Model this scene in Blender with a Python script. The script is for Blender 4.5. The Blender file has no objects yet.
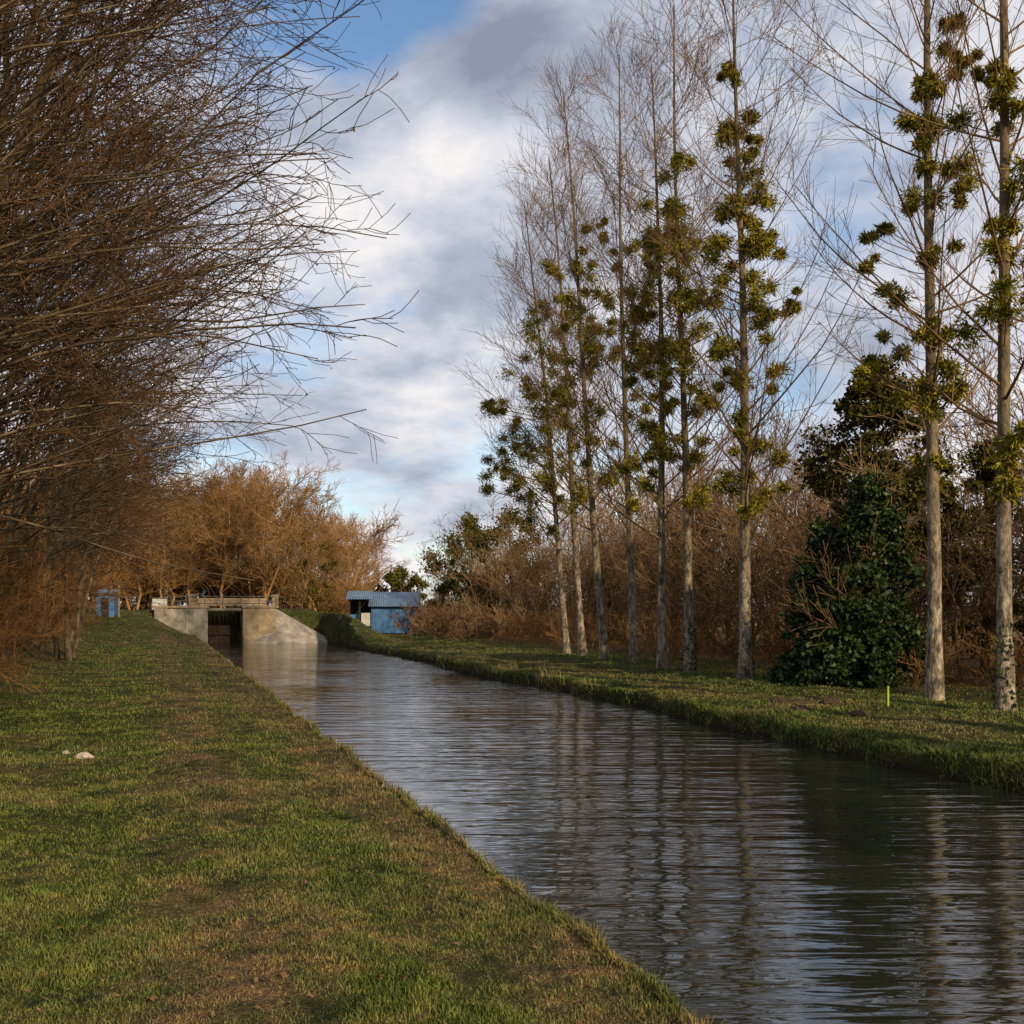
import bpy, math, numpy as np
rng=np.random.default_rng(11)
F=1100.0; HY=605.0; CZ=2.5; K=0.3245
A=math.atan(K); CA,SA=math.cos(A),math.sin(A)
LX0,LY0=-18.6,71.4
def sm(a,b,x):
    t=np.clip((np.asarray(x,float)-a)/(b-a),0,1); return t*t*(3-2*t)
def lock_local(X,Y):
    dx,dy=X-LX0,Y-LY0
    return dx*CA+dy*SA, -dx*SA+dy*CA
def height(X,Y):
    X=np.asarray(X,float);Y=np.asarray(Y,float)
    t=X+K*Y
    lx,ly=lock_local(X,Y)
    wob=0.10*np.sin(Y*0.9)+0.07*np.sin(Y*2.3+1)+0.05*np.sin(Y*5.1)+0.22*np.sin(Y*0.31+2)
    wl=0.03*np.sin(Y*1.7)+0.02*np.sin(Y*4.3+1)
    r=sm(50,70,Y)
    rl=r*np.maximum(sm(2.6,-1.6,t),sm(0.2,0.6,ly))
    bump=0.025*np.sin(X*2.1+Y*0.7)+0.02*np.sin(X*0.9-Y*1.9)+0.012*np.sin(X*5.3+Y*3.1)+0.012*np.sin(X*3.3-Y*4.7)
    left=0.6+1.5*rl+1.6*sm(-2.6,-7.0,t)*(1-0.5*r)+bump*(1+1.5*sm(-2.5,-5,t))+0.35*sm(-8,-30,t)
    rr=sm(58,71,Y)
    right=0.30+0.2*sm(11.5,15,t)+1.65*rr*sm(14.6,11.8,t)+bump*1.2+0.6*sm(20,60,t)
    top=2.2+bump*0.5
    fill=sm(0.6,1.8,ly)
    fill=np.where(lx>2.4, sm(1.2,4.5,ly), fill)
    fill=np.where((np.abs(lx)<1.25)&(ly<9),0,fill)
    chan=-1.0+(top+1.0)*fill
    wL=sm(2.48,2.60,t+wl)
    wR=sm(11.35,11.75,t+wob)
    z=left*(1-wL)+chan*wL
    z=z*(1-wR)+right*wR
    return z
def ground(X,Y): return float(height(X,Y))
def P(px,py,z):
    Y=F*(CZ-z)/(py-HY); return (px-512)/F*Y,Y

# ---------- materials ----------
def newmat(name):
    m=bpy.data.materials.new(name); m.use_nodes=True
    nt=m.node_tree; b=nt.nodes["Principled BSDF"]
    return m,nt,b
def noise(nt,scale,detail=4,rough=0.6,vec=None,mapscale=None,rot=None,dist=0.0):
    n=nt.nodes.new("ShaderNodeTexNoise"); n.inputs["Scale"].default_value=scale
    n.inputs["Detail"].default_value=detail; n.inputs["Roughness"].default_value=rough; n.inputs["Distortion"].default_value=dist
    if vec is None:
        g=nt.nodes.new("ShaderNodeNewGeometry"); vec=g.outputs["Position"]
    if mapscale is not None:
        mp=nt.nodes.new("ShaderNodeMapping"); mp.inputs["Scale"].default_value=mapscale
        if rot: mp.inputs["Rotation"].default_value=rot
        nt.links.new(vec,mp.inputs["Vector"]); vec=mp.outputs["Vector"]
    nt.links.new(vec,n.inputs["Vector"]); return n.outputs["Fac"]
def ramp(nt,fac,stops):
    r=nt.nodes.new("ShaderNodeValToRGB")
    e=r.color_ramp.elements
    e[0].position=stops[0][0]; e[0].color=(*stops[0][1],1)
    e[1].position=stops[-1][0]; e[1].color=(*stops[-1][1],1)
    for p,c in stops[1:-1]:
        x=e.new(p); x.color=(*c,1)
    nt.links.new(fac,r.inputs["Fac"]); return r.outputs["Color"]
def mix(nt,fac,a,b,mode='MIX'):
    m=nt.nodes.new("ShaderNodeMix"); m.data_type='RGBA'; m.blend_type=mode
    for s,v in ((m.inputs[0],fac),(m.inputs[6],a),(m.inputs[7],b)):
        if isinstance(v,(int,float)): s.default_value=v
        elif isinstance(v,tuple): s.default_value=(*v,1) if len(v)==3 else v
        else: nt.links.new(v,s)
    return m.outputs[2]
def math_(nt,op,a,b=None,clamp=False):
    m=nt.nodes.new("ShaderNodeMath"); m.operation=op; m.use_clamp=clamp
    for i,v in enumerate((a,b)):
        if v is None: continue
        if isinstance(v,(int,float)): m.inputs[i].default_value=v
        else: nt.links.new(v,m.inputs[i])
    return m.outputs[0]
def bump(nt,b,h,strength,dist):
    n=nt.nodes.new("ShaderNodeBump"); n.inputs["Strength"].default_value=strength; n.inputs["Distance"].default_value=dist
    nt.links.new(h,n.inputs["Height"]); nt.links.new(n.outputs["Normal"],b.inputs["Normal"])
def simple(name,stops,scale=3,rough=0.9,detail=2,bs=0.0,bd=0.02,mapscale=None):
    m,nt,b=newmat(name)
    f=noise(nt,scale,detail,0.65,mapscale=mapscale)
    nt.links.new(ramp(nt,f,stops),b.inputs["Base Color"]); b.inputs["Roughness"].default_value=rough
    b.inputs["Specular IOR Level"].default_value=0.2
    if bs: bump(nt,b,f,bs,bd)
    return m
def plain(name,stops,scale=3,detail=1):
    m=bpy.data.materials.new(name); m.use_nodes=True; nt=m.node_tree
    nt.nodes.remove(nt.nodes["Principled BSDF"])
    d=nt.nodes.new("ShaderNodeBsdfDiffuse")
    f=noise(nt,scale,detail,0.65)
    nt.links.new(ramp(nt,f,stops),d.inputs["Color"]); nt.links.new(d.outputs[0],nt.nodes["Material Output"].inputs[0])
    return m
def coord_t(nt):
    g=nt.nodes.new("ShaderNodeNewGeometry"); s=nt.nodes.new("ShaderNodeSeparateXYZ")
    nt.links.new(g.outputs["Position"],s.inputs[0])
    ky=math_(nt,'MULTIPLY',s.outputs[1],K)
    return math_(nt,'ADD',s.outputs[0],ky),s
def band(nt,v,c,w):
    d=math_(nt,'SUBTRACT',v,c); d=math_(nt,'ABSOLUTE',d); d=math_(nt,'DIVIDE',d,w)
    return math_(nt,'SUBTRACT',1.0,d,True)
def grass_color(nt,blade):
    t,s=coord_t(nt)
    big=noise(nt,0.55,3,0.65); mid=noise(nt,2.6,3,0.7); fine=noise(nt,45,1,0.7)
    w1=band(nt,t,2.2,1.0); w2=band(nt,t,0.55,0.9); w4=band(nt,t,13.6,1.6)
    w=math_(nt,'ADD',math_(nt,'MULTIPLY',w1,0.15),math_(nt,'MULTIPLY',w2,0.15)); w=math_(nt,'ADD',w,math_(nt,'MULTIPLY',w4,0.08))
    d=math_(nt,'ADD',math_(nt,'MULTIPLY',big,0.55),math_(nt,'MULTIPLY',mid,0.45))
    d=math_(nt,'ADD',d,w)
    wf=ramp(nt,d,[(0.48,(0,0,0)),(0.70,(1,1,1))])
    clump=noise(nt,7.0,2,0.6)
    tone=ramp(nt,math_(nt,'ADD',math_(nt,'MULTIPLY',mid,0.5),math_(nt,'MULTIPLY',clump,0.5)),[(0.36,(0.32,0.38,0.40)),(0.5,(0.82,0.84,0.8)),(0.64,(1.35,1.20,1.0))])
    if blade:
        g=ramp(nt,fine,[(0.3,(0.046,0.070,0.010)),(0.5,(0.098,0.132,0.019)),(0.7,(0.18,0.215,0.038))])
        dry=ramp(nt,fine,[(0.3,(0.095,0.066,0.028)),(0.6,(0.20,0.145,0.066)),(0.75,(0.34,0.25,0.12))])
        wf=mix(nt,0.85,(0,0,0),wf)
    else:
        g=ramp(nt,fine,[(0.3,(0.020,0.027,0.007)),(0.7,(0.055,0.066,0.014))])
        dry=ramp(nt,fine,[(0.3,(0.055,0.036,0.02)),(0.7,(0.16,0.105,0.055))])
    c=mix(nt,wf,g,dry)
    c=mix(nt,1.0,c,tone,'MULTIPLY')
    if not blade:
        l1=ramp(nt,math_(nt,'MULTIPLY',math_(nt,'ADD',t,12.0),1/30.0),[(0.23,(1,1,1)),(0.31,(0,0,0))])
        l2=ramp(nt,math_(nt,'MULTIPLY',math_(nt,'ADD',t,12.0),1/60.0),[(0.48,(0,0,0)),(0.54,(1,1,1))])
        l=mix(nt,1.0,l1,l2,'ADD')
        lit=ramp(nt,fine,[(0.3,(0.05,0.028,0.012)),(0.7,(0.20,0.115,0.05))])
        c=mix(nt,l,c,lit)
    return c,mid,fine,s
def mat_ground():
    m,nt,b=newmat("ground_grass_soil")
    c,mid,fine,s=grass_color(nt,False)
    z=ramp(nt,math_(nt,'MULTIPLY',math_(nt,'ADD',s.outputs[2],1.0),0.5),[(0.52,(1,1,1)),(0.63,(0,0,0))])
    c=mix(nt,z,c,(0.022,0.018,0.010))
    nt.links.new(c,b.inputs["Base Color"]); b.inputs["Roughness"].default_value=1; b.inputs["Specular IOR Level"].default_value=0.1
    bump(nt,b,fine,0.8,0.05); return m
def mat_blade():
    m,nt,b=newmat("grass_blades")
    c,_,_,_=grass_color(nt,True)
    nt.links.new(c,b.inputs["Base Color"]); b.inputs["Roughness"].default_value=0.6; b.inputs["Specular IOR Level"].default_value=0.25
    return m
def mat_water():
    m,nt,b=newmat("canal_water")
    b.inputs["Base Color"].default_value=(0.014,0.016,0.012,1); b.inputs["Roughness"].default_value=0.02
    b.inputs["IOR"].default_value=2.0
    a=noise(nt,1.0,1,0.5,mapscale=(0.5,3.2,1),rot=(0,0,0.07),dist=0.5)
    c=noise(nt,1.0,1,0.5,mapscale=(2.2,9.5,1),rot=(0,0,-0.10),dist=0.4)
    e=noise(nt,0.22,2,0.5)
    h=math_(nt,'ADD',math_(nt,'MULTIPLY',a,1.0),math_(nt,'MULTIPLY',c,0.36))
    amp=ramp(nt,e,[(0.35,(0.4,0.4,0.4)),(0.65,(1,1,1))])
    h=math_(nt,'MULTIPLY',h,amp)
    bump(nt,b,h,1.0,0.042)
    return m
M={}
M['ground']=mat_ground(); M['blade']=mat_blade(); M['water']=mat_water()
def mat_poplar():
    m,nt,b=newmat("poplar_bark")
    t,s=coord_t(nt)
    f=noise(nt,3,4,0.7,mapscale=(2.5,2.5,0.9)); f2=noise(nt,16,2,0.7,mapscale=(1,1,0.5))
    low=ramp(nt,math_(nt,'ADD',math_(nt,'MULTIPLY',f,0.7),math_(nt,'MULTIPLY',f2,0.3)),[(0.40,(0.04,0.033,0.02)),(0.49,(0.15,0.12,0.075)),(0.62,(0.38,0.32,0.23))])
    hi=ramp(nt,f,[(0.35,(0.055,0.042,0.02)),(0.65,(0.18,0.13,0.06))])
    zz=ramp(nt,math_(nt,'ADD',math_(nt,'MULTIPLY',s.outputs[2],0.06),math_(nt,'MULTIPLY',f,0.3)),[(0.3,(0,0,0)),(0.60,(1,1,1))])
    nt.links.new(mix(nt,zz,low,hi),b.inputs["Base Color"]); b.inputs["Roughness"].default_value=0.9
    bump(nt,b,f2,0.8,0.04); return m
M['poplar']=mat_poplar()
M['twig']=plain("poplar_twig",[(0.3,(0.11,0.066,0.030)),(0.7,(0.23,0.145,0.07))],1.5)
M['alder']=simple("alder_bark",[(0.3,(0.04,0.029,0.017)),(0.5,(0.085,0.062,0.034)),(0.7,(0.18,0.135,0.075))],2.5,bs=0.3)
M['aldertwig']=plain("alder_twig",[(0.3,(0.045,0.026,0.015)),(0.7,(0.135,0.078,0.038))],0.8)
M['thick']=plain("undergrowth_twig",[(0.3,(0.09,0.045,0.018)),(0.55,(0.21,0.112,0.043)),(0.72,(0.32,0.18,0.07))],0.5)
M['wood']=plain("woodland_twig",[(0.3,(0.14,0.075,0.031)),(0.5,(0.26,0.147,0.058)),(0.7,(0.34,0.21,0.08))],0.12,3)
M['woodr']=plain("thicket_twig",[(0.3,(0.08,0.049,0.026)),(0.5,(0.17,0.107,0.056)),(0.7,(0.26,0.17,0.088))],0.3,3)
M['ivy']=simple("ivy_leaves",[(0.3,(0.008,0.018,0.004)),(0.5,(0.024,0.046,0.009)),(0.72,(0.065,0.10,0.02))],9,rough=0.5)
M['oliveivy']=plain("olive_ivy_leaves",[(0.3,(0.03,0.03,0.007)),(0.5,(0.08,0.072,0.016)),(0.72,(0.14,0.12,0.03))],6)
M['mist']=plain("mistletoe_leaves",[(0.3,(0.085,0.074,0.008)),(0.5,(0.185,0.160,0.020)),(0.7,(0.34,0.285,0.042))],4)
M['reed']=plain("dry_reed",[(0.3,(0.14,0.10,0.05)),(0.7,(0.34,0.26,0.14))],20)
M['leaf']=plain("dead_leaf",[(0.3,(0.07,0.035,0.018)),(0.7,(0.20,0.12,0.06))],12)
M['concrete']=simple("weathered_concrete",[(0.3,(0.09,0.08,0.065)),(0.5,(0.21,0.19,0.155)),(0.7,(0.35,0.32,0.27))],1.6,detail=8,bs=0.4)
M['concrete_d']=simple("dark_concrete",[(0.3,(0.06,0.055,0.045)),(0.5,(0.14,0.125,0.10)),(0.7,(0.22,0.20,0.165))],1.8,detail=8,bs=0.4)
M['stone']=simple("ochre_stone",[(0.3,(0.12,0.09,0.055)),(0.7,(0.33,0.26,0.165))],2.2,detail=8,bs=0.4)
M['timber']=simple("wet_timber",[(0.3,(0.012,0.009,0.006)),(0.7,(0.05,0.035,0.022))],6)
M['metal']=simple("rusty_rail",[(0.3,(0.05,0.045,0.04)),(0.7,(0.13,0.12,0.11))],6,rough=0.6)
M['white']=simple("white_paint",[(0.3,(0.30,0.30,0.28)),(0.7,(0.48,0.48,0.46))],4)
M['dirt']=simple("molehill_soil",[(0.3,(0.02,0.013,0.008)),(0.7,(0.07,0.045,0.028))],18,bs=0.6)
M['rock']=simple("pale_rock",[(0.3,(0.25,0.21,0.16)),(0.7,(0.5,0.44,0.35))],8,bs=0.5)
M['stake']=simple("stake_paint",[(0.3,(0.20,0.30,0.02)),(0.7,(0.34,0.45,0.05))],6)
def mat_corr(name,c1,c2):
    m,nt,b=newmat(name)
    f=noise(nt,1.5,6,0.7)
    nt.links.new(ramp(nt,f,[(0.3,c1),(0.65,c2)]),b.inputs["Base Color"]); b.inputs["Roughness"].default_value=0.55
    return m
M['blue']=mat_corr("blue_sheet_metal",(0.022,0.075,0.18),(0.06,0.17,0.34))
M['roof']=mat_corr("weathered_roof_sheet",(0.035,0.075,0.13),(0.11,0.18,0.27))
M['dark']=simple("dark_interior",[(0.3,(0.01,0.01,0.01)),(0.7,(0.025,0.022,0.02))],3)

# ---------- mesh helpers ----------
def build(name,parts,mats,loc=(0,0,0),parent=None,smooth=True):
    vs=[];ls=[];tot=[];mi=[];off=0
    for v,f,m in parts:
        if len(f)==0: continue
        f=np.asarray(f); vs.append(np.asarray(v,float)); ls.append((f+off).ravel()); tot.append(np.full(len(f),f.shape[1])); mi.append(np.full(len(f),m)); off+=len(v)
    V=np.concatenate(vs)-np.array(loc); L=np.concatenate(ls).astype(np.int32); T=np.concatenate(tot).astype(np.int32); MI=np.concatenate(mi).astype(np.int32)
    me=bpy.data.meshes.new(name+"_mesh")
    me.vertices.add(len(V)); me.vertices.foreach_set("co",V.astype(np.float32).ravel())
    me.loops.add(len(L)); me.loops.foreach_set("vertex_index",L)
    me.polygons.add(len(T)); st=np.concatenate([[0],np.cumsum(T)[:-1]]).astype(np.int32)
    me.polygons.foreach_set("loop_start",st)
    try: me.polygons.foreach_set("loop_total",T)
    except Exception: pass
    me.polygons.foreach_set("material_index",MI)
    me.polygons.foreach_set("use_smooth",np.full(len(T),smooth))
    for m in mats: me.materials.append(m)
    me.update(calc_edges=True)
    o=bpy.data.objects.new(name,me); bpy.context.scene.collection.objects.link(o); o.location=loc
    if parent is not None:
        o.parent=parent
        o.location=np.array(loc)-np.array(parent.location)
    return o
def norm(v): return v/np.maximum(np.linalg.norm(v,axis=-1,keepdims=True),1e-9)
def tubes(Pn,R,sides=3):
    N,n,_=Pn.shape
    T=np.gradient(Pn,axis=1); T=norm(T)
    mt=norm(T.mean(1)); ref=np.where(np.abs(mt[:,2:3])>0.8,np.array([[1.,0,0]]),np.array([[0,0,1.]]))[:,None,:]
    u=norm(np.cross(T,ref)); v=np.cross(T,u)
    a=np.arange(sides)*2*np.pi/sides
    ring=Pn[:,:,None,:]+R[:,:,None,None]*(np.cos(a)[None,None,:,None]*u[:,:,None,:]+np.sin(a)[None,None,:,None]*v[:,:,None,:])
    V=ring.reshape(-1,3)
    i=np.arange(N)[:,None,None]*n*sides; j=np.arange(n-1)[None,:,None]*sides; k=np.arange(sides)[None,None,:]; k2=(k+1)%sides
    q=np.stack([i+j+k,i+j+k2,i+j+sides+k2,i+j+sides+k],-1).reshape(-1,4)
    return V,q
def grow(Pp,Rp,k,t0,t1,ang,angsd,lenf,n,trop,jit,rr,rtip,bias=None,tpow=1.0):
    N,m,_=Pp.shape
    t=(np.arange(k)[None,:]+rng.random((N,k)))/k; t=t0+(t1-t0)*t**tpow
    x=t*(m-1); i=np.minimum(x.astype(int),m-2); fr=(x-i)[...,None]
    idx=np.arange(N)[:,None]
    p=Pp[idx,i]*(1-fr)+Pp[idx,i+1]*fr; T=norm(Pp[idx,i+1]-Pp[idx,i])
    r=Rp[idx,i]*(1-fr[...,0])+Rp[idx,i+1]*fr[...,0]
    rnd=norm(rng.normal(size=p.shape)); perp=norm(rnd-(rnd*T).sum(-1,keepdims=True)*T)
    a=np.radians(ang+angsd*rng.normal(size=t.shape))[...,None]
    d=np.cos(a)*T+np.sin(a)*perp
    if bias is not None: d=d+np.array(bias)
    d=norm(d).reshape(-1,3); p=p.reshape(-1,3); t=t.ravel(); r=r.ravel()
    L=lenf(t)*(0.7+0.6*rng.random(t.shape)); st=L/(n-1)
    out=np.empty((len(p),n,3)); out[:,0]=p
    up=np.array([0,0,1.])
    for s in range(1,n):
        d=norm(d+trop*up/(n-1)+jit*rng.normal(size=d.shape))
        out[:,s]=out[:,s-1]+d*st[:,None]
    r0=np.maximum(r*rr,rtip); R=r0[:,None]+(np.minimum(rtip,r0)-r0)[:,None]*np.linspace(0,1,n)[None,:]**0.7
    return out,R
def leaves(C,Rad,per,size,radial=0.0,aspect=0.5,shell=0.5,droop=0.0):
    C=np.repeat(C,per,0); Rd=np.repeat(Rad,per,0)
    d=norm(rng.normal(size=C.shape)); rad=(shell+(1-shell)*rng.random((len(C),1)))*(0.75+0.5*rng.random((len(C),1)))
    pos=C+d*Rd*rad
    ax=norm(d*radial+rng.normal(size=C.shape)*(1-radial*0.7)*0.6+np.array([0,0,-droop]))
    b=norm(np.cross(ax,norm(rng.normal(size=C.shape))))
    s=size*(0.6+0.8*rng.random((len(C),1)))
    w=s*aspect
    V=np.stack([pos-ax*s*.5,pos+b*w*.5,pos+ax*s*.5,pos-b*w*.5],1).reshape(-1,3)
    return V,np.arange(len(V)).reshape(-1,4)
def trunk(base,h,r0,r1,n=12,lean=(0,0),sway=0.05,jit=0.1,flare=1.35):
    z=np.linspace(0,1,n)
    ph=rng.random(4)*6
    x=base[0]+lean[0]*z+sway*np.sin(z*5+ph[0])*z*h*0.1+np.cumsum(rng.normal(size=n))*jit*0.1*0.3
    y=base[1]+lean[1]*z+sway*np.sin(z*4+ph[1])*z*h*0.1
    Pn=np.stack([x,y,base[2]-0.15+z*h],-1)[None]
    R=(r0+(r1-r0)*z**0.85); R[0]*=flare
    return Pn,R[None]
def boxv(x0,x1,y0,y1,z0,z1):
    v=np.array([(x,y,z) for z in (z0,z1) for (x,y) in ((x0,y0),(x1,y0),(x1,y1),(x0,y1))],float)
    f=np.array([(3,2,1,0),(4,5,6,7),(0,1,5,4),(1,2,6,5),(2,3,7,6),(3,0,4,7)])
    return v,f
def empty(name,loc,rot=0):
    e=bpy.data.objects.new(name,None); e.location=loc; e.rotation_euler=(0,0,rot); bpy.context.scene.collection.objects.link(e); return e
def child(name,parts,mats,parent,bev=0.0,smooth=False):
    o=build(name,parts,mats,smooth=smooth); o.parent=parent; o.location=(0,0,0)
    if bev:
        b=o.modifiers.new("bevel",'BEVEL'); b.width=bev; b.segments=2
    return o

# ---------- ground ----------
tv=np.unique(np.round(np.concatenate([np.geomspace(30,2500,22)*-1,np.arange(-30,-9,1.5),np.arange(-9,2.3,0.25),np.arange(2.3,2.9,0.03),np.arange(2.9,10.8,0.6),np.arange(10.8,12.4,0.06),np.arange(12.4,24,0.3),np.arange(24,60,3),np.geomspace(60,2500,20)]),3))
yv=np.unique(np.round(np.concatenate([-np.geomspace(20,800,12),np.arange(-20,2,2),np.arange(2,60,0.3),np.arange(60,82,0.2),np.arange(82,130,3),np.geomspace(130,3000,24)]),3))
TT,YY=np.meshgrid(tv,yv); XX=TT-K*YY
ZZ=height(XX,YY)
nt_,ny_=len(tv),len(yv)
V=np.stack([XX,YY,ZZ],-1).reshape(-1,3)
i=np.arange(ny_-1)[:,None]*nt_+np.arange(nt_-1)[None,:]
Fq=np.stack([i,i+1,i+nt_+1,i+nt_],-1).reshape(-1,4)
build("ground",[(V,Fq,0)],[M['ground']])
# ---------- water ----------
wv=[]
for t,Y in ((2.0,-40),(12.3,-40),(12.3,80),(2.0,80)): wv.append((t-K*Y,Y,0))
build("canal_water",[(np.array(wv),np.array([[0,1,2,3]]),0)],[M['water']],smooth=False)

# ---------- grass ----------
def blades(X,Y,h,w,lean=0.5):
    n=len(X); Z=height(X,Y)
    a=rng.random(n)*2*np.pi; dx,dy=np.cos(a),np.sin(a)
    b=rng.random(n)*2*np.pi; l=lean*h*rng.random(n)
    B=np.stack([X,Y,Z-0.01],-1)
    s=np.stack([dx*w/2,dy*w/2,np.zeros(n)],-1)
    mid=B+np.stack([np.cos(b)*l*.35,np.sin(b)*l*.35,h*.6],-1)
    tip=B+np.stack([np.cos(b)*l,np.sin(b)*l,h],-1)
    V=np.stack([B-s,B+s,mid+s*.8,mid-s*.8,tip],1).reshape(-1,3)
    o=np.arange(n)[:,None]*5
    return V,o+np.array([[0,1,2,3]]),o+np.array([[3,2,4]])
def sample_left(n,y0,y1):
    u=rng.random(n); Y=1/(1/y0+(1/y1-1/y0)*u)
    lo=np.maximum(-0.52*Y-0.6+K*Y,-6.5); hi=2.52
    t=lo+(hi-lo)*rng.random(n)
    return t-K*Y,Y
gp=[]
X,Y=sample_left(300000,3.2,75)
hh=(0.016+0.03*rng.random(len(X))**1.5)*(1+0.6*np.clip(Y/40,0,1)); ww=0.0037+0.0005*Y
cl=0.5+0.5*np.sin(X*1.9+np.sin(Y*1.3)*2)*np.sin(Y*1.7+np.cos(X*2.3)*2)
cl2=0.5+0.5*np.sin(X*9.9+np.sin(Y*5.3)*2)*np.sin(Y*8.7+np.cos(X*8.3)*2)
tq=X+K*Y; wear=np.exp(-((tq-0.4-0.3*np.sin(Y*0.6))/0.4)**2)*(0.5+0.5*np.sin(Y*1.1+np.sin(Y*2.7)*1.5))
keep=rng.random(len(X))>wear*0.5
hh*=(0.45+0.5*cl+0.8*cl2**2)*(1-0.4*wear)
V,q,tr=blades(X[keep],Y[keep],hh[keep],ww[keep],0.9); gp+= [(V,q,0),(V,tr,0)]
n=16000; Y=1/(1/3.5+(1/70-1/3.5)*rng.random(n)); t=2.42+0.10*rng.random(n)
V,q,tr=blades(t-K*Y,Y,(0.03+0.10*rng.random(n)**2)*(0.5+0.6*np.abs(np.sin(Y*2.3+np.sin(Y*5.1)))),0.004+0.0005*Y,0.9); gp+=[(V,q,0),(V,tr,0)]
n=130000; Y=1/(1/11+(1/78-1/11)*rng.random(n)); t=11.45+9.0*rng.random(n)**1.2
cl=0.5+0.5*np.sin(t*2.9+np.sin(Y*1.3)*2)*np.sin(Y*1.2+np.cos(t*2.3)*2)
V,q,tr=blades(t-K*Y,Y,(0.022+0.045*rng.random(n)**1.5)*(0.5+1.0*cl),0.012+0.0006*Y,1.0); gp+=[(V,q,0),(V,tr,0)]
n=16000; Y=1/(1/11+(1/70-1/11)*rng.random(n)); t=11.4+0.4*rng.random(n)
V,q,tr=blades(t-K*Y,Y,(0.05+0.13*rng.random(n)**2)*(0.5+0.5*np.abs(np.sin(Y*1.3+np.sin(Y*3.1)))),0.012+0.0004*Y,1.5); gp+=[(V,q,0),(V,tr,0)]
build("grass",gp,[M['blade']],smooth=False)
rp=[]
for (tc,Yc,nn,sp,hm) in ((11.75,33,160,1.2,0.5),(11.7,36.5,110,1.0,0.35),(11.7,30.5,80,1.4,0.3),(11.7,44,80,2.5,0.35),(11.7,22,40,3,0.25),(2.5,12,30,1.5,.22),(2.5,15,30,2.5,.2)):
    Y=Yc+sp*rng.normal(size=nn)*0.5; t=tc+0.12*rng.normal(size=nn)
    V,q,tr=blades(t-K*Y,Y,hm*(0.4+0.6*rng.random(nn)),np.full(nn,0.012),1.0); rp+=[(V,q,0),(V,tr,0)]
build("dry_reeds",rp,[M['reed']],smooth=False)
n=900; X,Y=sample_left(n,3.5,40); Z=height(X,Y)+0.022
a=rng.random(n)*6.28; s=0.008+0.014*rng.random(n); tl=rng.normal(size=(n,2))*0.4
d1=np.stack([np.cos(a)*s,np.sin(a)*s,tl[:,0]*s],-1); d2=np.stack([-np.sin(a)*s*.6,np.cos(a)*s*.6,tl[:,1]*s],-1); C=np.stack([X,Y,Z],-1)
V=np.stack([C-d1,C+d2,C+d1,C-d2],1).reshape(-1,3)
build("fallen_leaves",[(V,np.arange(len(V)).reshape(-1,4),0)],[M['leaf']],smooth=False)

# ---------- poplars ----------
UP=np.array([0,0,1.])
pops=[(1005,712,1.0,24,0.155,0.0),(935,700,1.0,23,0.165,0.0),(745,680,1,20.0,0.18,-0.2),(690,672,1,20,0.16,-0.4),(662,670,0.8,18.5,0.15,-0.2),
      (634,663,1,21,0.15,-0.7),(605,660,1,21,0.16,-1.6),(583,655,1,20,0.16,-1.3),(567,653,0.9,19,0.15,-1.6)]
mist_spec=[
 [(1003,110,26),(1010,185,30),(998,320,34),(1015,420,30),(990,75,18),(1008,250,28),(1000,480,22)],
 [(934,85,24),(905,150,28),(945,165,26),(935,200,24),(900,310,26),(880,235,14),(935,330,20),(920,120,18),(960,60,14),(925,395,22),(945,380,22),(936,260,18),(950,30,14),(860,375,14),(935,470,16)],
 [(732,75,15),(728,135,22),(750,130,20),(740,165,24),(725,205,26),(755,200,22),(745,240,28),(765,240,22),(715,280,30),(742,285,24),(760,320,20),(735,345,28),(765,365,22),(738,395,24),(745,440,22),(770,465,24),(735,480,24),(790,300,12),(715,235,20),(750,500,20)],
 [(678,170,20),(690,215,24),(665,215,22),(680,250,28),(660,245,20),(695,280,26),(670,300,28),(690,340,26),(680,380,24),(665,420,24),(690,450,24),(695,490,20),(700,310,18),(672,350,22),(700,400,18)],
 [(655,260,18),(645,300,22),(660,340,26),(650,380,24),(655,430,22),(660,470,22),(640,350,18),(648,320,20)],
 [(630,260,16),(625,310,22),(635,355,22),(628,410,18),(632,460,18),(640,500,18),(600,230,10)],
 [(578,265,18),(588,320,26),(575,350,26),(595,370,22),(585,410,26),(600,440,22),(598,480,22),(580,295,18),(570,385,20),(605,345,20)],
 [(555,270,14),(545,305,22),(560,350,24),(550,390,26),(570,430,24),(575,470,20),(560,500,20),(570,330,20),(545,420,22)],
 [(540,330,20),(530,365,22),(515,405,24),(540,410,24),(525,445,24),(505,460,18),(545,460,24),(555,490,22),(500,485,16),(530,500,20),(495,405,12),(520,480,18)],
]
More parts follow.
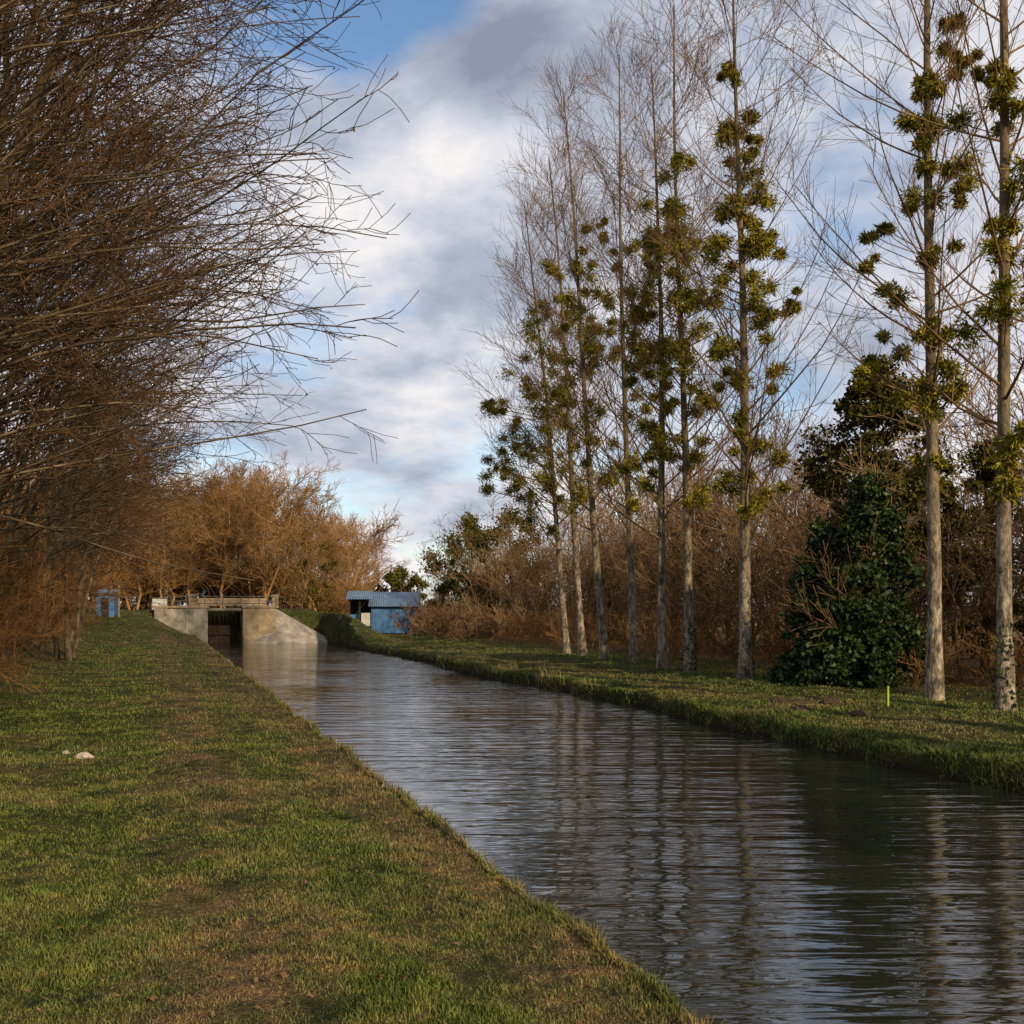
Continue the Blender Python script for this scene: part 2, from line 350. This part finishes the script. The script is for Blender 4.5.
for (px,py,_,h,r,lean),ms in zip(pops,mist_spec):
    X,Y=P(px,py,0.5); base=(X,Y,ground(X,Y))
    Tp,Tr=trunk(base,h,r,0.018,n=16,lean=(lean,0.2*rng.normal()),sway=0.08,jit=0.25)
    L1,R1=grow(Tp,Tr,50,0.22,0.985,56,10,lambda t:0.6+5.2*np.clip(1-t,0,1)**0.72,8,0.6,0.05,0.30,0.008)
    L2,R2=grow(L1,R1,8,0.2,0.97,36,10,lambda t:0.5+1.4*(1-t),4,0.4,0.08,0.5,0.006)
    L3,R3=grow(L2,R2,4,0.15,0.95,35,12,lambda t:0.65+0*t,3,0.25,0.08,0.6,0.0046)
    parts=[(*tubes(Tp,Tr,10),0),(*tubes(L1,R1,5),1),(*tubes(L2,R2,3),1),(*tubes(L3,R3,3),1)]
    o=build("poplar_tree",parts,[M['poplar'],M['twig']],loc=base)
    C=[];Rd=[]
    for (mx,my,mr) in ms:
        rr_=mr/F*Y
        for s in range(5):
            ox=rng.normal()*mr*0.60; oy=rng.normal()*mr*0.5
            z=CZ+(HY-(my+oy))/F*Y
            C.append(((mx+ox-512)/F*Y,Y+rng.normal()*rr_*0.6,z)); q_=rr_*(0.26+0.42*rng.random()); Rd.append((q_,q_,q_*0.85))
    C=np.array(C);Rd=np.array(Rd)
    a=leaves(C,Rd,240,0.17,radial=0.7,aspect=0.17,shell=0.1,droop=0.1)
    b=leaves(C,Rd*0.95,110,0.10,radial=0.2,aspect=0.5,shell=0.1)
    zt=np.clip((C[:,2]-base[2]+0.15)/h,0,1)*15; i0=np.minimum(zt.astype(int),14); fr=(zt-i0)[:,None]
    tp=Tp[0][i0]*(1-fr)+Tp[0][i0+1]*fr; tp[:,2]-=0.5
    w=np.linspace(0,1,5)[None,:,None]; S=tp[:,None]*(1-w)+C[:,None]*w; S[:,1:4,2]-=0.06
    sv=tubes(S,np.full((len(C),5),0.012),3)
    build("mistletoe",[(*a,0),(*b,0),(*sv,1)],[M['mist'],M['twig']],loc=base,parent=o,smooth=False)
    if px in (690,745,1005):
        z=np.linspace(0.0,1.5,9); C=np.stack([np.full(9,X),np.full(9,Y),base[2]+z],-1); Rd=np.stack([0.25-0.1*z/1.5]*2+[np.full(9,.2)],-1)
        a=leaves(C,Rd,90,0.09,aspect=0.8,shell=0.6)
        build("ivy",[(*a,0)],[M['ivy']],loc=base,parent=o,smooth=False)
# unseen poplars continuing the row, added to cast dappled shade on the grass
for Y0 in (13.5,8.5,4.0,-1.5,-6.5,-12,-18):
    t0=16.2+rng.normal()*0.4; X0=t0-K*Y0; base=(X0,Y0,ground(X0,Y0)); h=21+2*rng.random()
    Tp,Tr=trunk(base,h,0.18,0.02,n=14,sway=0.08,jit=0.25)
    L1,R1=grow(Tp,Tr,40,0.24,0.985,56,10,lambda t:0.6+5.0*np.clip(1-t,0,1)**0.75,6,0.6,0.05,0.30,0.010)
    L2,R2=grow(L1,R1,7,0.2,0.97,36,10,lambda t:0.8+1.4*(1-t),3,0.4,0.08,0.5,0.009)
    o=build("poplar_tree",[(*tubes(Tp,Tr,8),0),(*tubes(L1,R1,4),1),(*tubes(L2,R2,3),1)],[M['poplar'],M['twig']],loc=base)
    n=34; z=base[2]+h*(0.3+0.5*rng.random(n)); a_=rng.random(n)*6.28; q_=0.3+1.1*rng.random(n)
    C=np.stack([X0+np.cos(a_)*q_,Y0+np.sin(a_)*q_,z],-1); Rd=np.repeat((0.3+0.35*rng.random(n))[:,None],3,1)
    a=leaves(C,Rd,150,0.24,radial=0.7,aspect=0.25,shell=0.1)
    build("mistletoe",[(*a,0)],[M['mist']],loc=base,parent=o,smooth=False)

# ---------- alders on the left ----------
def clampt(L,tmax,tsd):
    S=L[:,0]; E=L[:,-1]; ts=S[:,0]+K*S[:,1]; te=E[:,0]+K*E[:,1]
    lim=tmax+tsd*np.clip(rng.normal(size=len(L)),-2,1.2); f=np.where(te>lim,np.clip((lim-ts)/np.maximum(te-ts,1e-3),0.12,1),1.0)
    return S[:,None]+(L-S[:,None])*f[:,None,None]
for k_,Y0 in enumerate([8.0,10.2,12.1,13.4,15.3,17.0,18.9,20.4,23,24.8,27.5,29.5,32.5,37,40.5,45,48,53.5,58,62.5,67]):
    t0=-5.0+rng.normal()*0.7; X0=t0-K*Y0; base=(X0,Y0,ground(X0,Y0))
    far=Y0>30
    reach=1.0 if (Y0<10 or far) else 1.35
    tm=0.0 if Y0<9 else (0.8 if Y0<11.5 else (1.8 if Y0<26 else 1.0))
    parts=[]
    for s in range(4):
        Tp,Tr=trunk((X0+rng.normal()*0.5,Y0+rng.normal()*0.5,base[2]),8.5+4.5*rng.random(),0.065+0.04*rng.random(),0.012,n=12,lean=(-0.5+3.4*rng.random()*reach,rng.normal()*1.4),sway=0.6,jit=0.5)
        L1,R1=grow(Tp,Tr,13,0.22,0.98,50,14,lambda t:reach*(2.2+5.2*np.clip(1-t,0,1)**0.5),10,-0.18,0.085,0.5,0.006,bias=(0.95,0.0,0.36))
        L1=clampt(L1,tm,0.8)
        kk=(7,3) if far else (10,4)
        L2,R2=grow(L1,R1,kk[0],0.2,0.98,36,14,lambda t:0.5+1.2*(1-t),6,-0.1,0.14,0.5,0.004+0.00006*Y0)
        L3,R3=grow(L2,R2,kk[1],0.12,0.97,38,14,lambda t:0.42+0*t,4,0.1,0.17,0.6,0.0028+0.0001*Y0)
        parts+=[(*tubes(Tp,Tr,7),0),(*tubes(L1,R1,4),0),(*tubes(L2,R2,3),1),(*tubes(L3,R3,3),1)]
        if not far:
            tips=L3[:,-1][rng.random(len(L3))<0.08]
            c=leaves(tips-np.array([0,0,0.02]),np.full((len(tips),3),0.012),3,0.034,radial=0,aspect=0.5,droop=1.0)
            parts.append((*c,1))
    build("alder_tree",parts,[M['alder'],M['aldertwig']],loc=base)

# ---------- shrub / woodland masses ----------
def mass(name,bases,hts,mat,k=(14,8,5),ang=38,lenk=0.42,tw=0.01,stem=0.05,stemang=0.25,rr=0.4):
    n=len(bases); nn=7
    z=np.linspace(0,1,nn)[None,:,None]
    ln=rng.normal(size=(n,1,3))*stemang*hts[:,None,None]; ln[...,2]=0
    Pn=bases[:,None,:]+z*hts[:,None,None]*UP*0.85+ln*z**1.3+rng.normal(size=(n,nn,3))*0.02*hts[:,None,None]
    R=np.broadcast_to((stem*hts/6)[:,None]*(1-0.85*z[0,:,0])[None],(n,nn)).copy()
    parts=[(*tubes(Pn,R,5),0)]
    hm=hts.mean()
    L1,R1=grow(Pn,R,k[0],0.12,0.98,ang+10,10,lambda t:hm*lenk*(0.45+0.9*np.sin(np.clip(t,0,1)*2.6)),5,0.35,0.12,rr,tw)
    L2,R2=grow(L1,R1,k[1],0.2,0.98,ang,12,lambda t:hm*lenk*0.42+0*t,4,0.25,0.14,0.5,tw*0.8)
    parts+=[(*tubes(L1,R1,3),0),(*tubes(L2,R2,3),0)]
    if k[2]:
        L3,R3=grow(L2,R2,k[2],0.2,0.98,ang,12,lambda t:hm*lenk*0.22+0*t,3,0.2,0.12,0.6,tw*0.7)
        parts.append((*tubes(L3,R3,3),0))
    return build(name,parts,[mat])
def pts(n,t0,t1,y0,y1,pmin=None):
    t=t0+(t1-t0)*rng.random(n); Y=y0+(y1-y0)*rng.random(n); X=t-K*Y
    b=np.stack([X,Y,height(X,Y)-0.1],-1)
    if pmin is not None: b=b[512+F*X/Y>pmin]
    return b
HX,HYY=(105-512)/F*64,64.0
def away(b): return b[np.hypot(b[:,0]-HX,b[:,1]-HYY)>3.0]
b=away(pts(120,-6.2,-3.8,16,72)); mass("undergrowth",b,1.2+2.4*rng.random(len(b)),M['thick'],k=(10,7,3),tw=0.007,stem=0.03,stemang=0.4)
b=pts(75,-6.0,-3.9,14,36); mass("undergrowth",b,1.0+1.6*rng.random(len(b)),M['thick'],k=(12,8,3),tw=0.006,stem=0.03,stemang=0.5)
b=away(pts(110,-10.5,-5.5,14,75)); mass("undergrowth",b,2.0+2.6*rng.random(len(b)),M['thick'],k=(9,6,3),tw=0.008,stem=0.05,stemang=0.35)
b=pts(50,-20,-8,12,90); mass("woodland",b,7+4*rng.random(len(b)),M['thick'],k=(13,6,2),tw=0.018,stem=0.09,lenk=0.3)
b=pts(80,-22,-3.5,80,100); mass("undergrowth",b,2.5+2.5*rng.random(len(b)),M['thick'],k=(10,7,3),tw=0.022,stem=0.05,stemang=0.35)
n=140; X=-60+44*rng.random(n); Y=102+10*rng.random(n); b=np.stack([X,Y,height(X,Y)-0.3],-1)
mass("hedge",b,2.6+1.5*rng.random(n),M['thick'],k=(10,7,3),tw=0.03,stem=0.05,stemang=0.35)
n=150; X=-72+60*rng.random(n); Y=92+34*rng.random(n); b=np.stack([X,Y,height(X,Y)-0.1],-1)
px=512+F*X/Y
hh=np.interp(px,[-50,120,200,240,280,320,350,365],[12,12,11.8,13.0,13.2,12.4,10,8])*(0.92+0.12*rng.random(n))
k_=(px<360)&(px>-60)
mass("woodland",b[k_],hh[k_],M['wood'],k=(22,8,7),tw=0.022,stem=0.06,lenk=0.25,ang=45,rr=0.28,stemang=0.12)
n=50; X=-90+240*rng.random(n); Y=160+40*rng.random(n); b=np.stack([X,Y,height(X,Y)-0.1],-1)
mass("distant_tree_line",b,5.0+2*rng.random(n),M['woodr'],k=(14,7,2),tw=0.06,stem=0.1,lenk=0.33)
b=pts(210,20.5,32,18,80,pmin=430); mass("thicket",b,2.8+4.0*rng.random(len(b)),M['woodr'],k=(12,6,3),tw=0.012,stem=0.06,stemang=0.2)
b=pts(75,23,40,22,85,pmin=440); mass("woodland",b,7.2+3.0*rng.random(len(b)),M['woodr'],k=(14,7,3),tw=0.015,stem=0.09,lenk=0.3)
b=pts(160,17.8,22,20,70,pmin=430); mass("brambles",b,0.8+1.0*rng.random(len(b)),M['thick'],k=(9,7,0),tw=0.009,stem=0.04,stemang=0.6)
b=pts(80,15.0,22,56,84,pmin=416); mass("brambles",b,1.0+1.6*rng.random(len(b)),M['woodr'],k=(12,7,3),tw=0.016,stem=0.05,stemang=0.6)

def ivytree(name,px,Y,z1,w,h0,h1,mat,n=60,per=420,size=0.12,profile='cone'):
    X=(px-512)/F*Y; g=ground(X,Y); base=(X,Y,g)
    Tp,Tr=trunk(base,z1-g,0.14,0.03,n=10,sway=0.2)
    L1,R1=grow(Tp,Tr,26,0.25,0.98,55,12,lambda t:w*0.9*(1.05-t)+0.5,7,0.3,0.1,0.4,0.012)
    L2,R2=grow(L1,R1,7,0.3,0.98,40,12,lambda t:0.7+0*t,4,0.2,0.14,0.5,0.008)
    u=rng.random(n)
    zc=h0+(h1-h0)*u
    rad=w*(np.clip(1.05-u,0,1)**0.7 if profile=='cone' else np.sin(np.clip(u*0.9+0.12,0,1)*np.pi)**0.6)
    a=rng.random(n)*6.28; q=rad*np.sqrt(rng.random(n))*1.1
    C=np.stack([X+np.cos(a)*q,Y+np.sin(a)*q,zc],-1); r_=(0.18+0.36*rng.random(n)**1.3)*w/1.4; Rd=np.stack([r_,r_,r_*0.75],-1)
    lv=leaves(C,Rd,per,size,aspect=0.75,shell=0.2)
    return build(name,[(*tubes(Tp,Tr,8),1),(*tubes(L1,R1,4),1),(*tubes(L2,R2,3),1),(*lv,0)],[mat,M['woodr']],loc=base,smooth=False)
ivytree("ivy_clad_tree",872,27.5,6.0,1.4,0.4,5.6,M['ivy'],n=180,per=220,size=0.115)
ivytree("ivy_clad_tree",822,28.3,4.8,1.15,0.4,4.5,M['ivy'],n=130,per=200,size=0.115)
ivytree("ivy_clad_tree",842,27.2,3.4,1.2,0.3,2.9,M['ivy'],n=110,per=200,size=0.115)
ivytree("ivy_clad_tree",878,30,9.3,1.75,3.6,9.0,M['oliveivy'],n=150,per=190,size=0.115,profile='b')
ivytree("ivy_clad_tree",985,31,7.0,1.6,1.0,7.0,M['oliveivy'],n=70,per=200,size=0.11,profile='b')
ivytree("ivy_clad_tree",470,76,9.0,3.0,1.5,8.4,M['oliveivy'],n=95,per=120,size=0.18,profile='b')
ivytree("ivy_clad_tree",510,70,8.8,2.6,2.0,8.4,M['oliveivy'],n=70,per=110,size=0.17,profile='b')
ivytree("ivy_clad_tree",402,100,6.4,2.6,1.5,5.6,M['oliveivy'],n=50,per=140,size=0.26,profile='b')
ivytree("ivy_clad_tree",305,96,12,3.0,2.5,9,M['oliveivy'],n=30,per=100,size=0.2,profile='b')

# ---------- canal lock ----------
L=empty("canal_lock",(LX0,LY0,0),A)
child("left_abutment",[(*boxv(-2.5,-1.1,0,4,-1,2.3),0),(*boxv(-4.4,-2.503,0.05,0.6,-1,2.28),0)],[M['concrete']],L,0.03)
child("right_abutment",[(*boxv(1.1,3.2,0,4,-1,2.3),0)],[M['stone']],L,0.03)
child("coping",[(*boxv(-4.5,-1.05,-0.08,4.1,2.302,2.45),0),(*boxv(1.05,3.4,-0.08,4.1,2.302,2.45),0)],[M['stone']],L,0.03)
ap=(3.3,1.6,2.3)
arc=[(1.15,-0.12,-0.3),(2.2,-0.8,-0.3),(3.6,-1.25,-0.3),(5.2,-1.2,-0.3),(6.6,-0.6,-0.3),(7.6,0.6,-0.3),(7.9,2.4,-0.3)]
vv=[];ff=[]
ns=6
for p in arc:
    for s in range(ns+1):
        w=s/ns; vv.append((ap[0]*(w)+p[0]*(1-w),ap[1]*w+p[1]*(1-w),ap[2]*w+p[2]*(1-w)))
for i_ in range(len(arc)-1):
    for s in range(ns):
        a0=i_*(ns+1)+s; ff.append((a0,a0+ns+1,a0+ns+2,a0+1))
child("sloped_wing_wall",[(np.array(vv),np.array(ff),0)],[M['concrete']],L,smooth=False)
gate=[]
for i_ in range(8): gate.append((*boxv(-1.1+i_*0.275+0.01,-1.1+(i_+1)*0.275-0.01,2.2,2.3,-0.8,1.95),0))
for z in (0.5,1.2,1.9): gate.append((*boxv(-1.1,1.1,2.08,2.19,z,z+0.18),0))
child("lock_gate",gate,[M['timber']],L,0.0)
child("gate_beam",[(*boxv(-1.9,1.9,1.7,2.05,2.46,2.7),0)],[M['timber']],L,0.02)
child("footbridge",[(*boxv(-1.1,1.1,0.1,1.1,2.15,2.29),0)],[M['concrete_d']],L,0.02)
rail=[]
for x in np.arange(-3.6,3.3,1.15): rail.append((*boxv(x-.03,x+.03,0.15,0.21,2.45,3.05),0))
rail+=[(*boxv(-3.6,3.2,0.16,0.20,3.05,3.09),0),(*boxv(-3.6,3.2,0.16,0.20,2.75,2.78),0)]
child("railing",rail,[M['metal']],L)
child("stone_piers",[(*boxv(-2.2,-1.75,0.3,0.75,2.453,3.1),0),(*boxv(3.0,3.4,0.3,0.75,2.453,3.1),0),(*boxv(-2.25,-1.7,0.25,0.8,3.103,3.18),0),(*boxv(2.95,3.45,0.25,0.8,3.103,3.18),0)],[M['stone']],L,0.02)
child("parapet",[(*boxv(-1.7,2.9,1.15,1.4,2.453,2.95),0)],[M['stone']],L,0.02)
X,Y=(160-512)/F*80,80; e=empty("sluice_cabinet",(X,Y,ground(X,Y)),0.2)
child("body",[(*boxv(-.5,.5,-.4,.4,0,0.85),0)],[M['white']],e,0.03); child("lid",[(*boxv(-.55,.55,-.45,.45,.853,.92),0)],[M['metal']],e,0.01)

# ---------- sheds ----------
def corr(x0,x1,z0,z1,y,amp=0.02,per=0.11):
    xs=np.arange(x0,x1+1e-6,per/4); yy=y+amp*np.sin(xs/per*2*np.pi)
    v=np.concatenate([np.stack([xs,yy,np.full_like(xs,z0)],-1),np.stack([xs,yy,np.full_like(xs,z1)],-1)]); n=len(xs)
    i=np.arange(n-1); return v,np.stack([i,i+1,i+1+n,i+n],-1)
def corr_roof(x0,x1,y0,y1,z0,z1,amp=0.025,per=0.15):
    xs=np.arange(x0,x1+1e-6,per/4); s=amp*np.sin(xs/per*2*np.pi)
    v=np.concatenate([np.stack([xs,np.full_like(xs,y0),z0+s],-1),np.stack([xs,np.full_like(xs,y1),z1+s],-1)]); n=len(xs)
    i=np.arange(n-1); return v,np.stack([i,i+1,i+1+n,i+n],-1)
Y=76.0;X=(394-512)/F*Y
S=empty("blue_shed",(X,Y,0.95),0.10)
child("front_wall",[(*corr(-1.5,1.6,-.4,1.40,0),0)],[M['blue']],S)
child("side_walls",[(*boxv(-1.56,-1.5,0.05,4,-.4,1.5),0),(*boxv(1.6,1.66,0.05,4,-.4,1.5),0),(*boxv(-1.5,1.6,3.95,4.0,-.4,2.2),0)],[M['blue']],S)
child("roof",[(*corr_roof(-1.75,1.85,-0.35,4.3,1.45,2.5),0)],[M['roof']],S)
child("lean_to",[(*boxv(-3.1,-3.0,0.0,0.1,-.4,2.0),1),(*boxv(-2.4,-2.3,0.0,0.1,-.4,2.0),1),(*boxv(-3.1,-1.6,2.5,2.6,-.4,2.0),0),(*boxv(-2.25,-1.6,0.2,0.25,0.1,1.0),2),(*corr_roof(-3.3,-1.5,-0.3,3.0,1.95,2.55),3)],[M['dark'],M['timber'],M['white'],M['roof']],S)
child("gable_panel",[(*boxv(-3.0,-2.45,0.4,0.45,-.4,0.9),0)],[M['blue']],S)
S=empty("blue_hut",(HX,HYY,ground(HX,HYY)-0.1),0.2)
child("walls",[(*boxv(-.5,.5,0,1.4,0,1.35),0)],[M['blue']],S,0.01)
child("door",[(*boxv(-.2,.2,-.04,-.003,0,1.2),0)],[M['dark']],S)
child("roof",[(*corr_roof(-.62,.62,-.2,1.6,1.40,1.7),0)],[M['roof']],S)
X=(119-512)/F*64; g=ground(X,64)
S=empty("wooden_post",(X,64,g)); child("shaft",[(*boxv(-.045,.045,-.045,.045,-.1,1.9),0)],[M['stone']],S,0.01); child("cap",[(*boxv(-.07,.07,-.07,.07,1.903,1.96),0)],[M['stone']],S,0.01)

# ---------- small things ----------
def lump(name,X,Y,rx,ry,rz,mat,jag=0.25):
    nu,nv=18,9; vs=[];fs=[]
    g=ground(X,Y)
    ph=rng.random(6)*6
    for j in range(nv+1):
        th=math.pi/2*j/nv*1.25
        for i in range(nu):
            a=2*math.pi*i/nu; k=1+jag*(0.5*math.sin(3*a+ph[0]+2*th)+0.4*math.sin(5*a+ph[1]-3*th)+0.3*rng.normal())*0.6
            vs.append((X+rx*math.sin(th)*math.cos(a)*k,Y+ry*math.sin(th)*math.sin(a)*k,g-0.01+rz*math.cos(th)*k))
    for j in range(nv):
        for i in range(nu): fs.append((j*nu+i,j*nu+(i+1)%nu,(j+1)*nu+(i+1)%nu,(j+1)*nu+i))
    build(name,[(np.array(vs),np.array(fs),0)],[mat],loc=(X,Y,g),smooth=False)
X,Y=P(84,758,0.6); lump("rock",X,Y,0.12,0.08,0.075,M['rock'])
X,Y=P(66,752,0.6); lump("rock",X,Y,0.05,0.05,0.04,M['rock'])
for px,py in ((800,708),(830,703),(778,700),(620,688),(860,712)):
    X,Y=P(px,py,0.45); lump("molehill",X,Y,0.22,0.2,0.12,M['dirt'])
X,Y=P(888,708,0.45); g=ground(X,Y); S=empty("marker_stake",(X,Y,g)); child("shaft",[(*boxv(-.018,.018,-.018,.018,-.1,.36),0)],[M['stake']],S,0.005); child("cap",[(*boxv(-.022,.022,-.022,.022,.362,.39),0)],[M['stake']],S,0.005)

# ---------- world ----------
SUN_EL=math.radians(25); sunvec=np.array([0.58,-0.81]); sunvec/=np.linalg.norm(sunvec)
w=bpy.data.worlds.new("World"); bpy.context.scene.world=w; w.use_nodes=True
nt=w.node_tree; bg=nt.nodes["Background"]; bg.inputs["Strength"].default_value=1.0
sky=nt.nodes.new("ShaderNodeTexSky"); sky.sky_type='NISHITA'; sky.sun_disc=False; sky.sun_elevation=SUN_EL; sky.sun_rotation=math.atan2(sunvec[0],sunvec[1])
sk=mix(nt,1.0,sky.outputs[0],(0.13,0.15,0.165),'MULTIPLY')
tc=nt.nodes.new("ShaderNodeTexCoord"); D=tc.outputs["Generated"]
sp=nt.nodes.new("ShaderNodeSeparateXYZ"); nt.links.new(D,sp.inputs[0])
zz=math_(nt,'MAXIMUM',sp.outputs[2],0.0); den=math_(nt,'ADD',zz,0.38)
cb=nt.nodes.new("ShaderNodeCombineXYZ"); nt.links.new(math_(nt,'DIVIDE',sp.outputs[0],den),cb.inputs[0]); nt.links.new(math_(nt,'DIVIDE',sp.outputs[1],den),cb.inputs[1])
def blob(dx,dz,rad):
    v=np.array([dx,1,dz]);v/=np.linalg.norm(v)
    n=nt.nodes.new("ShaderNodeVectorMath"); n.operation='DISTANCE'; nt.links.new(D,n.inputs[0]); n.inputs[1].default_value=tuple(v)
    q=math_(nt,'DIVIDE',n.outputs["Value"],rad); return math_(nt,'SUBTRACT',1.0,q,True)
def S(px,py,r): return blob((px-512)/F,(HY-py)/F,r/F)
n1=noise(nt,2.2,6,0.60,vec=cb.outputs[0],dist=0.2); n2=noise(nt,3.4,8,0.62,vec=cb.outputs[0],mapscale=(1,1.15,1),dist=0.25)
cov=math_(nt,'ADD',n1,0.11)
cov=math_(nt,'SUBTRACT',cov,math_(nt,'MULTIPLY',S(400,-30,120),0.55))
cov=math_(nt,'SUBTRACT',cov,math_(nt,'MULTIPLY',S(300,10,120),0.22))
cov=math_(nt,'ADD',cov,math_(nt,'MULTIPLY',S(490,110,220),0.35))
cf=ramp(nt,cov,[(0.42,(0,0,0)),(0.62,(1,1,1))])
br=math_(nt,'SUBTRACT',math_(nt,'MULTIPLY',n2,1.6),0.19)
br=math_(nt,'ADD',br,math_(nt,'MULTIPLY',S(460,170,105),0.42))
br=math_(nt,'ADD',br,math_(nt,'MULTIPLY',S(370,230,120),0.15))
br=math_(nt,'SUBTRACT',br,math_(nt,'MULTIPLY',S(490,70,190),0.40))
br=math_(nt,'SUBTRACT',br,math_(nt,'MULTIPLY',S(380,400,120),0.14))
lowz=math_(nt,'SUBTRACT',1.0,math_(nt,'MULTIPLY',zz,5.0),True)
br=math_(nt,'ADD',br,math_(nt,'MULTIPLY',lowz,0.20))
hiz=ramp(nt,zz,[(0.5,(0,0,0)),(0.75,(1,1,1))])
br=math_(nt,'ADD',br,math_(nt,'MULTIPLY',hiz,0.12))
cc=ramp(nt,br,[(0.18,(0.28,0.31,0.41)),(0.45,(0.46,0.51,0.62)),(0.62,(0.67,0.69,0.77)),(0.85,(0.95,0.92,0.91))])
col=mix(nt,cf,sk,cc)
nt.links.new(col,bg.inputs[0])
sd=bpy.data.lights.new("sun",'SUN'); sd.energy=5.0; sd.angle=math.radians(0.8); sd.color=(1,0.78,0.51)
so=bpy.data.objects.new("sun",sd); bpy.context.scene.collection.objects.link(so)
from mathutils import Vector
dv=Vector((sunvec[0]*math.cos(SUN_EL),sunvec[1]*math.cos(SUN_EL),math.sin(SUN_EL)))
so.rotation_euler=dv.to_track_quat('Z','Y').to_euler()

# ---------- camera ----------
cd=bpy.data.cameras.new("camera"); cd.sensor_width=36; cd.lens=F/1024*36; cd.shift_y=(HY-512)/1024; cd.clip_end=6000; cd.clip_start=0.1
co=bpy.data.objects.new("camera",cd); co.location=(0,0,CZ); co.rotation_euler=(math.pi/2,0,0); bpy.context.scene.collection.objects.link(co)
sc=bpy.context.scene; sc.camera=co
sc.view_settings.view_transform='Standard'; sc.view_settings.look='None'; sc.view_settings.exposure=0
